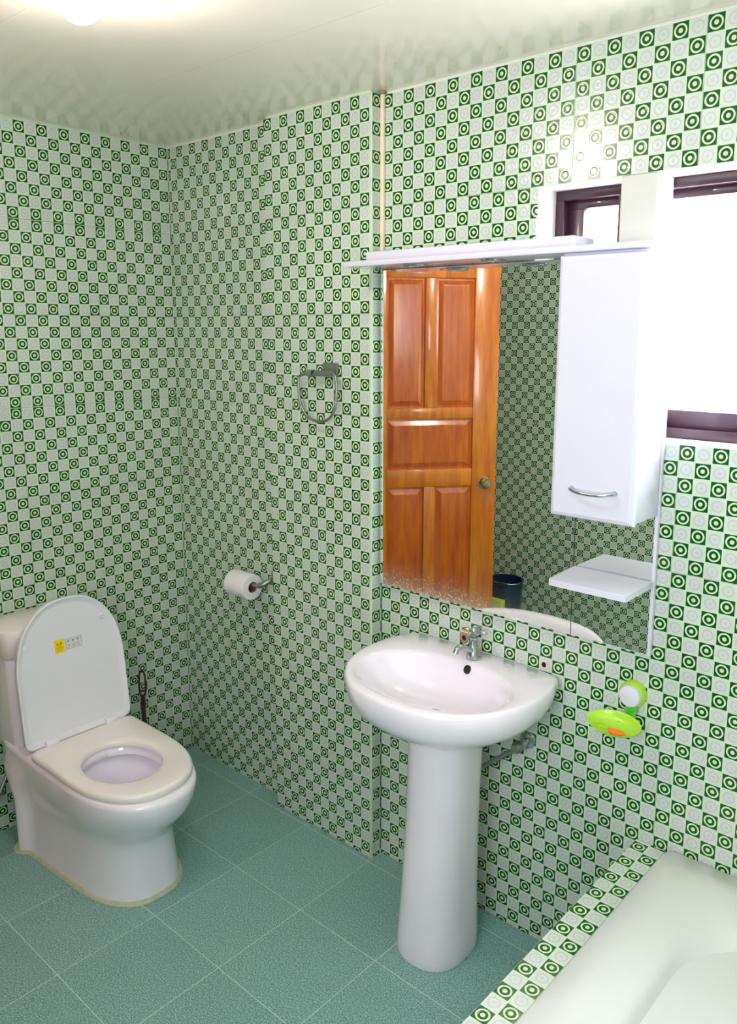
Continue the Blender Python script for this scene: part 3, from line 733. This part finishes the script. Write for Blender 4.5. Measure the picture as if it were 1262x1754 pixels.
# pedestal
bm = bmesh.new(); rings = []
PXc, PYc = 0.420, -0.222
for z, rx, ry in ((0.0006, 0.108, 0.116), (0.018, 0.112, 0.119), (0.06, 0.110, 0.117), (0.2, 0.1035, 0.110), (0.4, 0.099, 0.104), (0.55, 0.098, 0.102), (0.69, 0.100, 0.103), (0.7295, 0.102, 0.104)):
    r = []
    for k in range(56):
        a = 2 * PI * k / 56; c, s = math.cos(a), math.sin(a); n = 2.3 if s < 0 else 3.2
        r.append((PXc + 0.022 * z / 0.7 + rx * math.copysign(abs(c) ** (2 / n), c), PYc + ry * math.copysign(abs(s) ** (2 / n), s), z))
    rings.append(r)
loft(bm, rings); obj('pedestal', bm, M['porcelain'], basin, angle=60)

# tap
TX, TYp = 0.429, -0.063
tap = thing('tap', 'small worn chrome pillar tap on the back of the washbasin', 'tap', (TX, TYp, RZ))
bm = bmesh.new(); lathe(bm, [(0, 0.0008), (0.0235, 0.0008), (0.0235, 0.005), (0.0205, 0.016), (0.0165, 0.030), (0.0125, 0.045), (0.0105, 0.058), (0.0125, 0.060), (0.0125, 0.066), (0.008, 0.068), (0.0, 0.068)], 24, (TX, TYp, RZ)); obj('tap_body', bm, M['chrome'], tap)
bm = bmesh.new(); tube(bm, [(TX, TYp - 0.008, RZ + 0.024), (TX - 0.004, TYp - 0.028, RZ + 0.036), (TX - 0.008, TYp - 0.050, RZ + 0.046), (TX - 0.012, TYp - 0.068, RZ + 0.044), (TX - 0.013, TYp - 0.076, RZ + 0.032)], lambda t: 0.0105 - 0.002 * t, 14); obj('spout', bm, M['chrome'], tap)
bm = bmesh.new(); lathe(bm, [(0, 0.066), (0.007, 0.066), (0.006, 0.074), (0.010, 0.078), (0.0125, 0.085), (0.010, 0.093), (0.004, 0.097), (0, 0.0975)], 20, (TX, TYp, RZ)); hd = obj('handle_hub', bm, M['chrome'], tap)
for k, (ang, mt) in enumerate(((10, 'chrome'), (100, 'chrome'), (190, 'brass'), (280, 'chrome'))):
    d = Vector((math.cos(R(ang)), math.sin(R(ang)), 0)); c = Vector((TX, TYp, RZ + 0.085))
    bm = bmesh.new(); tube(bm, [c + d * 0.007, c + d * 0.016, c + d * 0.028, c + d * 0.036, c + d * 0.041], lambda t: 0.003 + 0.0035 * math.sin(PI * min(1, t * 1.05)) ** 1 * (t > 0.2) + 0.0002, 10, 4); obj('handle_arm', bm, M[mt], hd)

# angle valve with braided hose
vl = thing('angle_valve', 'chrome angle valve with braided hose on the wall under the washbasin', 'valve', (0.605, 0.0, 0.662))
bm = bmesh.new(); lathe(bm, [(0, -0.0012), (0.026, -0.0012), (0.024, -0.006), (0.012, -0.010), (0.011, -0.045), (0.0, -0.045)], 22, (0.590, 0, 0.648), 'Y'); obj('valve_body', bm, M['chrome'], vl)
bm = bmesh.new(); lathe(bm, [(0, -0.030), (0.010, -0.030), (0.017, -0.036), (0.017, -0.056), (0.012, -0.062), (0, -0.062)], 8, (0.590, -0.012, 0.648), 'Y'); obj('knob', bm, M['dull_chrome'], vl)
bm = bmesh.new(); tube(bm, [(0.588, -0.030, 0.648), (0.580, -0.036, 0.638), (0.572, -0.040, 0.628)], 0.0125, 12); obj('hose_nut', bm, M['dull_chrome'], vl)
hm = N('braided_steel_hose'); wv = hm.node('ShaderNodeTexWave'); wv.inputs['Scale'].default_value = 320; tc = hm.node('ShaderNodeTexCoord'); hm.link(tc.outputs['Object'], wv.inputs['Vector'])
hm.set(color=hm.mix(wv.outputs['Fac'], srgb(70, 76, 78), srgb(205, 210, 212)), metal=0.9, rough=0.3)
bm = bmesh.new(); tube(bm, [(0.574, -0.040, 0.629), (0.545, -0.050, 0.606), (0.500, -0.066, 0.570), (0.450, -0.080, 0.528), (0.400, -0.090, 0.500)], 0.0070, 12); obj('hose', bm, hm.m, vl)

# ------------------------------------------------------------------ soap dish
sd = thing('soap_dish', 'lime green suction soap dish with white knob on the tiled wall', 'soap dish', (0.918, 0.0, 0.90))
bm = bmesh.new(); lathe(bm, [(0, -0.0012), (0.036, -0.0012), (0.037, -0.006), (0.034, -0.022), (0.031, -0.027), (0, -0.027)], 36, (0.914, 0, 0.902), 'Y'); obj('suction_cup', bm, M['green_plastic'], sd)
bm = bmesh.new(); lathe(bm, [(0, -0.0272), (0.0295, -0.0272), (0.0300, -0.032), (0.028, -0.0365), (0.020, -0.039), (0, -0.040)], 36, (0.914, 0, 0.902), 'Y'); obj('cap', bm, M['lacquer'], sd)
bm = bmesh.new()
for dx in (-0.012, 0.012): tube(bm, [(0.914 + dx, -0.014, 0.870), (0.912 + dx, -0.016, 0.850), (0.908 + dx, -0.024, 0.832), (0.904 + dx, -0.040, 0.822)], 0.005, 8)
box(bm, (0.904, -0.018, 0.836), (0.924, -0.010, 0.875), 0.002)
obj('bracket', bm, M['stem_green'], sd)
DXc, DYc, DZc = 0.892, -0.072, 0.832
bm = bmesh.new(); rings = []
tilt = R(16)
def dish_pt(x, y, z):
    # tilt toward the room about the x axis
    y2 = y * math.cos(tilt) - z * math.sin(tilt); z2 = y * math.sin(tilt) + z * math.cos(tilt)
    return (DXc + x, DYc + y2, DZc + z2)
prof = [(0.30, -0.021), (0.60, -0.018), (0.85, -0.009), (0.98, 0.0), (1.0, 0.003), (0.97, 0.003), (0.92, -0.001), (0.80, -0.008), (0.55, -0.0155), (0.25, -0.018)]
for s, z in prof: rings.append([dish_pt(0.075 * s * math.cos(a), 0.048 * s * math.sin(a), z) for a in [2 * PI * k / 44 for k in range(44)]])
loft(bm, rings); obj('dish', bm, M['green_plastic'], sd, angle=60)
soap = thing('soap_remnant', 'orange sliver of soap with yellow crumbs in the green dish', 'soap', dish_pt(0.008, -0.016, -0.012))
bm = bmesh.new(); rings = []
for s, z in ((0.75, -0.0120), (1.0, -0.0095), (0.95, -0.0065), (0.5, -0.0045)): rings.append([dish_pt(0.014 + 0.024 * s * math.cos(a) * (1 + 0.15 * math.sin(3 * a)), -0.020 + 0.0095 * s * math.sin(a), z) for a in [2 * PI * k / 20 for k in range(20)]])
loft(bm, rings); obj('soap_bar', bm, M['orange_soap'], soap)
bm = bmesh.new()
for k in range(16):
    a = random.uniform(0, PI); x = random.uniform(-0.045, 0.0); y = random.uniform(-0.028, 0.004); L = random.uniform(0.003, 0.008)
    zz = -0.0145 + 0.012 * ((x / 0.06) ** 2 + (y / 0.04) ** 2)
    tube(bm, [dish_pt(x - L * math.cos(a), y - L * 0.4 * math.sin(a), zz), dish_pt(x, y, zz + 0.001), dish_pt(x + L * math.cos(a), y + L * 0.4 * math.sin(a), zz)], 0.0011, 5, 2)
o = obj('soap_crumbs', bm, M['yellow_soap'], soap); o['kind'] = 'stuff'

# ------------------------------------------------------------------ towel ring
tr = thing('towel_ring', 'chrome towel ring on the tiled pier', 'towel ring', (-0.19, -0.049, 1.72))
bm = bmesh.new(); box(bm, (-0.214, -0.062, 1.713), (-0.148, -0.0497, 1.757), 0.003); obj('wall_plate', bm, M['dull_chrome'], tr)
bm = bmesh.new(); lathe(bm, [(0, -0.225), (0.010, -0.225), (0.010, -0.150), (0, -0.150)], 16, (0, -0.083, 1.722), 'X'); box(bm, (-0.196, -0.086, 1.716), (-0.168, -0.061, 1.730), 0.002); obj('arm', bm, M['dull_chrome'], tr)
bm = bmesh.new(); lathe(bm, [(0, -0.262), (0.0125, -0.262), (0.0125, -0.236), (0, -0.236)], 16, (0, -0.083, 1.721), 'X'); obj('end_cap', bm, M['chrome'], tr)
bm = bmesh.new(); tube(bm, [(-0.236, -0.083, 1.720), (-0.285, -0.084, 1.716), (-0.304, -0.085, 1.708), (-0.306, -0.087, 1.680), (-0.298, -0.088, 1.620), (-0.268, -0.088, 1.578), (-0.215, -0.088, 1.560), (-0.165, -0.088, 1.570), (-0.132, -0.088, 1.606), (-0.125, -0.087, 1.660), (-0.128, -0.085, 1.706), (-0.138, -0.083, 1.720), (-0.155, -0.083, 1.722)], 0.0048, 10, 6); obj('ring', bm, M['dull_chrome'], tr)

# ------------------------------------------------------------------ toilet roll
th = thing('toilet_roll_holder', 'dark chrome toilet roll holder arm on the wall beside the pier', 'holder', (-0.53, 0.0, 0.92))
bm = bmesh.new(); box(bm, (-0.560, -0.012, 0.895), (-0.512, 0.0020, 0.948), 0.003); obj('wall_plate', bm, M['dull_chrome'], th)
bm = bmesh.new(); tube(bm, [(-0.536, -0.010, 0.922), (-0.538, -0.040, 0.918), (-0.556, -0.0655, 0.905), (-0.590, -0.0665, 0.8962), (-0.66, -0.0665, 0.896), (-0.715, -0.0665, 0.896)], lambda t: 0.010 if t < 0.5 else 0.008, 12); obj('arm', bm, M['dull_chrome'], th)
tp = thing('toilet_roll', 'white toilet paper roll hanging on the holder', 'toilet paper', (-0.665, -0.0655, 0.836))
rc = Vector((0, -0.0665, 0.886)); bm = bmesh.new()
XA, XB = -0.722, -0.606
rings = []
for r_, x in ((0.021, XA), (0.048, XA), (0.050, XA + 0.002), (0.050, XB - 0.002), (0.048, XB), (0.0215, XB)):
    rings.append([(x, rc.y + r_ * math.cos(a), rc.z + r_ * math.sin(a)) for a in [2 * PI * k / 40 for k in range(40)]])
loft(bm, rings, closed=True); obj('paper', bm, M['paper'], tp)
bm = bmesh.new(); rings = []
for r_, x in ((0.0195, XA + 0.001), (0.0210, XA + 0.001), (0.0210, XB - 0.0005), (0.0195, XB - 0.0005)):
    rings.append([(x, rc.y + r_ * math.cos(a), rc.z + r_ * math.sin(a)) for a in [2 * PI * k / 32 for k in range(32)]])
loft(bm, rings, closed=True); obj('core', bm, M['cardboard'], tp)

# ------------------------------------------------------------------ toilet brush
tbx, tby = -1.000, -0.325
br = thing('toilet_brush', 'toilet brush with long dark brown handle behind the toilet', 'toilet brush', (tbx, tby, 0))
bm = bmesh.new(); rings_pts = []
# loop at the top: two prongs joined
tube(bm, [(tbx, tby, 0.10), (tbx, tby, 0.25), (tbx, tby, 0.345), (tbx, tby, 0.40)], lambda t: 0.0085 + 0.001 * t, 12)
for s in (-1, 1): tube(bm, [(tbx, tby, 0.395), (tbx + s * 0.0085 * 0.7, tby + s * 0.0085, 0.42), (tbx + s * 0.0095 * 0.7, tby + s * 0.0105, 0.46), (tbx + s * 0.007 * 0.7, tby + s * 0.008, 0.50), (tbx, tby, 0.518)], 0.0042, 8)
for z in (0.405, 0.425): box(bm, (tbx - 0.006, tby - 0.009, z), (tbx + 0.006, tby + 0.009, z + 0.006), 0.001)
obj('handle', bm, M['brush_brown'], br)
bm = bmesh.new(); lathe(bm, [(0, 0.0006), (0.048, 0.0006), (0.050, 0.01), (0.046, 0.09), (0.050, 0.115), (0.046, 0.115), (0.042, 0.09), (0.042, 0.012), (0, 0.012)], 28, (tbx, tby, 0)); obj('cup', bm, M['brush_brown'], br)
bm = bmesh.new(); lathe(bm, [(0, 0.015), (0.030, 0.018), (0.036, 0.05), (0.030, 0.085), (0.010, 0.10), (0, 0.10)], 24, (tbx, tby, 0)); o = obj('bristles', bm, M['lacquer'], br)

# ------------------------------------------------------------------ bathtub and its tiled ledge
LXa, LXb, LZ, TEND = 0.9442, 1.0272, 0.480, -1.62
ledge = thing('tub_ledge', 'masonry ledge clad in green ring-patterned tiles along the bathtub', 'ledge', ((LXa + LXb) / 2, TEND / 2, 0)); ledge['kind'] = 'structure'
bm = bmesh.new(); box(bm, (LXa + WB, TEND + WB, 0.0005), (LXb - 0.0005, -0.0012, LZ - WB)); box(bm, (LXb, TEND + WB, 0.0005), (RX - 0.002, TEND + 0.085, LZ - WB)); box(bm, (1.815, TEND + 0.085, 0.0005), (RX - 0.002, -0.0012, LZ - WB))
obj('core', bm, M['grout'], ledge, smooth=False)
# top: u along +x, v along -y   (sheet front turned up)
tile_wall(ledge, (LXa, -0.0108, LZ), 0, 0, 2.01, -0.24, (-TEND - 0.0108) / C, [], [8 * k for k in range(0, 6)], lambda v: 0, rotx=R(-90))
tile_wall(ledge, (LXb + 0.001, TEND + 2.01 * C, LZ), 0, 0, (RX - LXb - 0.003) / C, 0, 2.01, [8 * k for k in range(1, 6)], [], lambda v: 0, rotx=R(-90))
tile_wall(ledge, (1.815, -0.0015, LZ), 0, 0, (RX - 1.817) / C, 0, (-TEND - 2.05 * C) / C, [], [8 * k for k in range(1, 6)], lambda v: 0, rotx=R(-90))
tile_wall(ledge, (LXa, -0.0015, LZ - 0.008), R(-90), 0, -TEND / C, 0, (LZ - 0.009) / C, [8 * k for k in range(1, 6)], [8], lambda v: 0)
tile_wall(ledge, (LXa, TEND, LZ - 0.008), 0, 0, (RX - LXa - 0.002) / C, 0, (LZ - 0.009) / C, [8 * k for k in range(1, 6)], [8], lambda v: 0)

part_box('joint', (LXb - 0.0006, TEND + 0.09, LZ - 0.006), (LXb + 0.0038, -0.003, LZ + 0.0012), simple('grey_joint', srgb(128, 122, 124), 0.9, var=0.2, scale=60), ledge, 0)
tub = thing('bathtub', 'white built-in bathtub below the window', 'bathtub', (1.42, -0.78, 0.0))
TX0, TX1, TY0, TY1 = LXb + 0.0030, 1.8135, -0.003, TEND + 0.0868
def trr(x0, x1, y1, y0, z, r):
    return rrect(x0, x1, y0, y1, z, r, 10)
bm = bmesh.new()
def tring(ix, iy, z, r, fx=0, fy=0): return trr(TX0 + ix + fx, TX1 - ix, TY0 - iy - fy, TY1 + iy, z, r)
loft(bm, [trr(TX0 + 0.03, TX1 - 0.03, TY0 - 0.03, TY1 + 0.03, LZ - 0.02, 0.03), trr(TX0 + 0.004, TX1 - 0.004, TY0 - 0.002, TY1 + 0.004, LZ + 0.001, 0.035), trr(TX0 + 0.002, TX1 - 0.002, TY0 - 0.002, TY1 + 0.002, LZ + 0.010, 0.035), trr(TX0 + 0.005, TX1 - 0.005, TY0 - 0.005, TY1 + 0.005, LZ + 0.015, 0.035),
          tring(0.085, 0.09, LZ + 0.016, 0.13), tring(0.140, 0.115, LZ + 0.015, 0.17), tring(0.158, 0.135, LZ + 0.010, 0.20), tring(0.170, 0.155, LZ - 0.004, 0.22), tring(0.178, 0.175, LZ - 0.022, 0.22),
          tring(0.186, 0.200, LZ - 0.034, 0.22), tring(0.198, 0.230, LZ - 0.040, 0.21), tring(0.208, 0.245, LZ - 0.050, 0.20), tring(0.216, 0.256, LZ - 0.075, 0.19), tring(0.226, 0.280, LZ - 0.14, 0.17), tring(0.238, 0.315, LZ - 0.24, 0.15), tring(0.255, 0.345, LZ - 0.33, 0.13), tring(0.285, 0.38, LZ - 0.37, 0.09), tring(0.33, 0.45, LZ - 0.385, 0.04)])
obj('tub_shell', bm, M['acrylic'], tub, angle=70)
bm = bmesh.new(); lathe(bm, [(0, LZ - 0.3835), (0.028, LZ - 0.3835), (0.030, LZ - 0.3850), (0, LZ - 0.388)], 24, (1.42, -0.72, 0)); obj('drain', bm, M['chrome'], tub)

# ------------------------------------------------------------------ things seen only in the mirror
bk = thing('waste_bin', 'navy blue waste bin against the wall behind the viewer, seen in the mirror', 'bin', (-0.83, -2.14, 0))
bm = bmesh.new(); lathe(bm, [(0, 0.0006), (0.080, 0.0006), (0.085, 0.01), (0.105, 0.35), (0.110, 0.355), (0.110, 0.365), (0.101, 0.365), (0.081, 0.02), (0, 0.02)], 32, (-0.85, -2.15, 0)); obj('bin_body', bm, M['navy'], bk)
bm = bmesh.new(); tube(bm, [(-0.955, -2.13, 0.362), (-0.94, -2.08, 0.365), (-0.85, -2.05, 0.368), (-0.76, -2.08, 0.365), (-0.745, -2.13, 0.362)], 0.004, 8); obj('handle', bm, M['chrome'], bk)
sp = thing('detergent_box', 'yellow-green carton standing beside the navy bin, seen in the mirror', 'box', (-0.82, -1.995, 0))
bm = bmesh.new(); box(bm, (-0.87, -2.02, 0.0006), (-0.765, -1.97, 0.285), 0.006); obj('carton', bm, M['yellow_soap'], sp)
